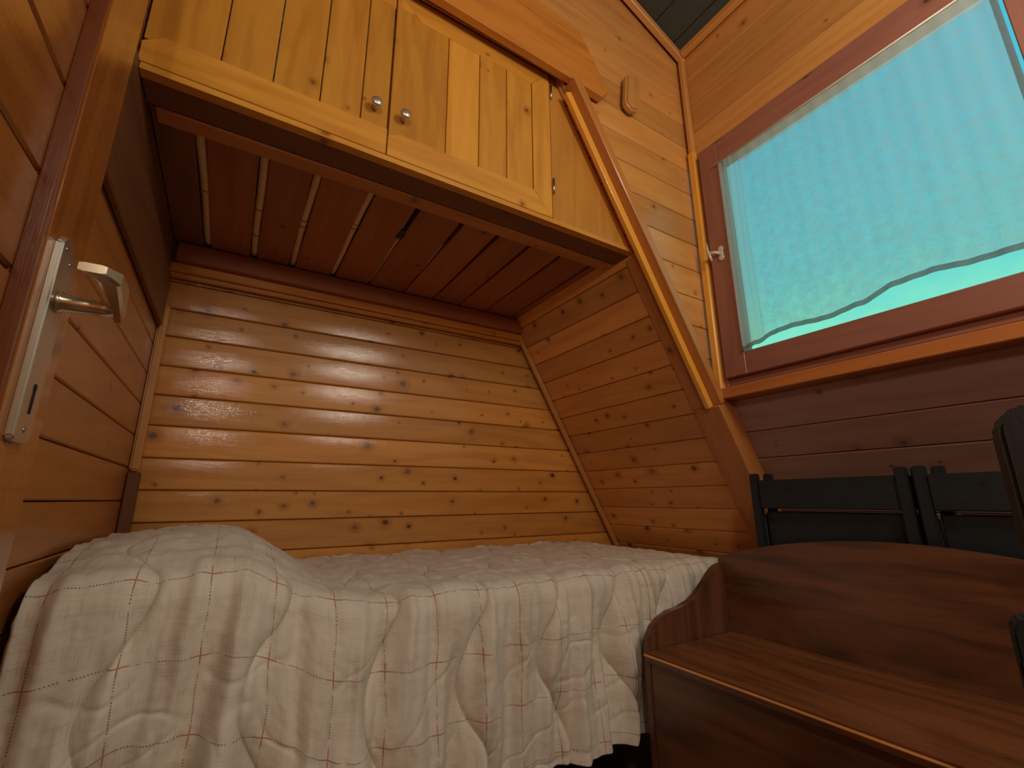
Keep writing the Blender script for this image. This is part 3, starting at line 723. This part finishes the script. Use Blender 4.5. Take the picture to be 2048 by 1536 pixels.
obj('front_panel', MB().aabb((.986, .066, FL + .06), (1.004, .931, SZ - .023), 'y', .002, .5), M['bench'], bn)
obj('bottom_board', MB().aabb((1.006, .066, FL + .06), (BX - .001, .931, FL + .078), 'y', .001, .5), M['bench'], bn)

# ---------------------------------------------------------------- dark chairs behind the bench
def copytree(o, parent=None):
    c = o.copy(); C.objects.link(c)
    if parent: c.parent = parent
    for ch in [k for k in bpy.data.objects if k.parent == o]: copytree(ch, c)
    return c
def make_chair():
    r = empty('folding_chair', (0, 0, 0)); r.location = (0, 0, 0)
    ht = .872
    for s in (0, 1):
        mb = MB(); mb.box((0, -.024 - s * .374, 0), Z, Y, X, ht, .024, .022, .003, .4, 2); obj('back_post', mb, M['chair'], r, local=True)
    mb = MB(); mb.box((.003, -.373, ht - .104), Y, Z, X, .348, .084, .014, .003, .6, 2); obj('top_rail', mb, M['chair'], r, local=True)
    mb = MB(); mb.box((.003, -.373, .605), Y, Z, X, .348, .036, .014, .003, .6, 2); obj('lower_rail', mb, M['chair'], r, local=True)
    mb = MB(); mb.box((.0235, -.371, .300), Z, Y, X, .46, .344, .014, .004, .2, 2); obj('folded_seat', mb, M['chair'], r, local=True)
    for s in (0, 1):
        mb = MB(); mb.box((.0235, -.023 - s * .374, .01), Z, Y, X, .74, .022, .016, .003, .4); obj('rear_leg', mb, M['chair'], r, local=True)
    mb = MB(); mb.box((.003, -.373, .14), Y, Z, X, .348, .030, .014, .002, .4); obj('stretcher', mb, M['chair'], r, local=True)
    return r
G = 'folded black chairs behind the bench'
ch = make_chair(); tag(ch, 'folded black chair behind the bench, front row, nearer the bed', 'chair', G); ch.location = (1.398, .856, 0)
for x, y, lab in ((1.398, .446, 'folded black chair behind the bench, front row, farther from the bed'),
                  (1.444, .838, 'folded black chair behind the bench, rear row, nearer the bed, only its post tops showing'),
                  (1.444, .424, 'folded black chair behind the bench, rear row, farther from the bed')):
    c2 = copytree(ch); c2['label'] = lab; c2.location = (x, y, 0)

# dark armchair standing next to the camera
ac = empty('wooden_armchair', (0, 0, 0)); ac.location = (0, 0, 0)
tag(ac, 'dark wooden armchair cut off by the right edge of the picture, close by', 'chair')
def post(name, x, y, z1, w_, t_, roundness=.018):
    mb = MB(); n = 8; pts = [(0, 0), (0, w_)]
    for i in range(n + 1):
        a = math.pi * i / n; pts.append((z1 - w_ / 2 + w_ / 2 * math.sin(a), w_ / 2 + w_ / 2 * math.cos(a)))
    mb.prism((x, y, 0), Z, Y, X, pts, t_, .003, .4, 2); return obj(name, mb, M['chair'], ac, local=True)
post('back_post', 0, 0, .866, .036, .045); post('back_post', 0, -.45, .866, .036, .045)
post('front_leg', .32, .0, .665, .036, .042); post('front_leg', .32, -.45, .665, .036, .042)
for y in (.002, -.448):
    obj('armrest', MB().aabb((.040, y, .60), (.330, y + .032, .622), 'x', .004, .5, 2), M['chair'], ac, local=True)
obj('seat', MB().aabb((.03, -.415, .42), (.34, .0, .442), 'y', .005, .5, 2), M['chair'], ac, local=True)
obj('top_rail', MB().aabb((.010, -.414, .72), (.030, .0, .83), 'y', .004, .5, 2), M['chair'], ac, local=True)
ac.location = (.496, .064, 0); ac.rotation_euler = (0, 0, math.radians(17))
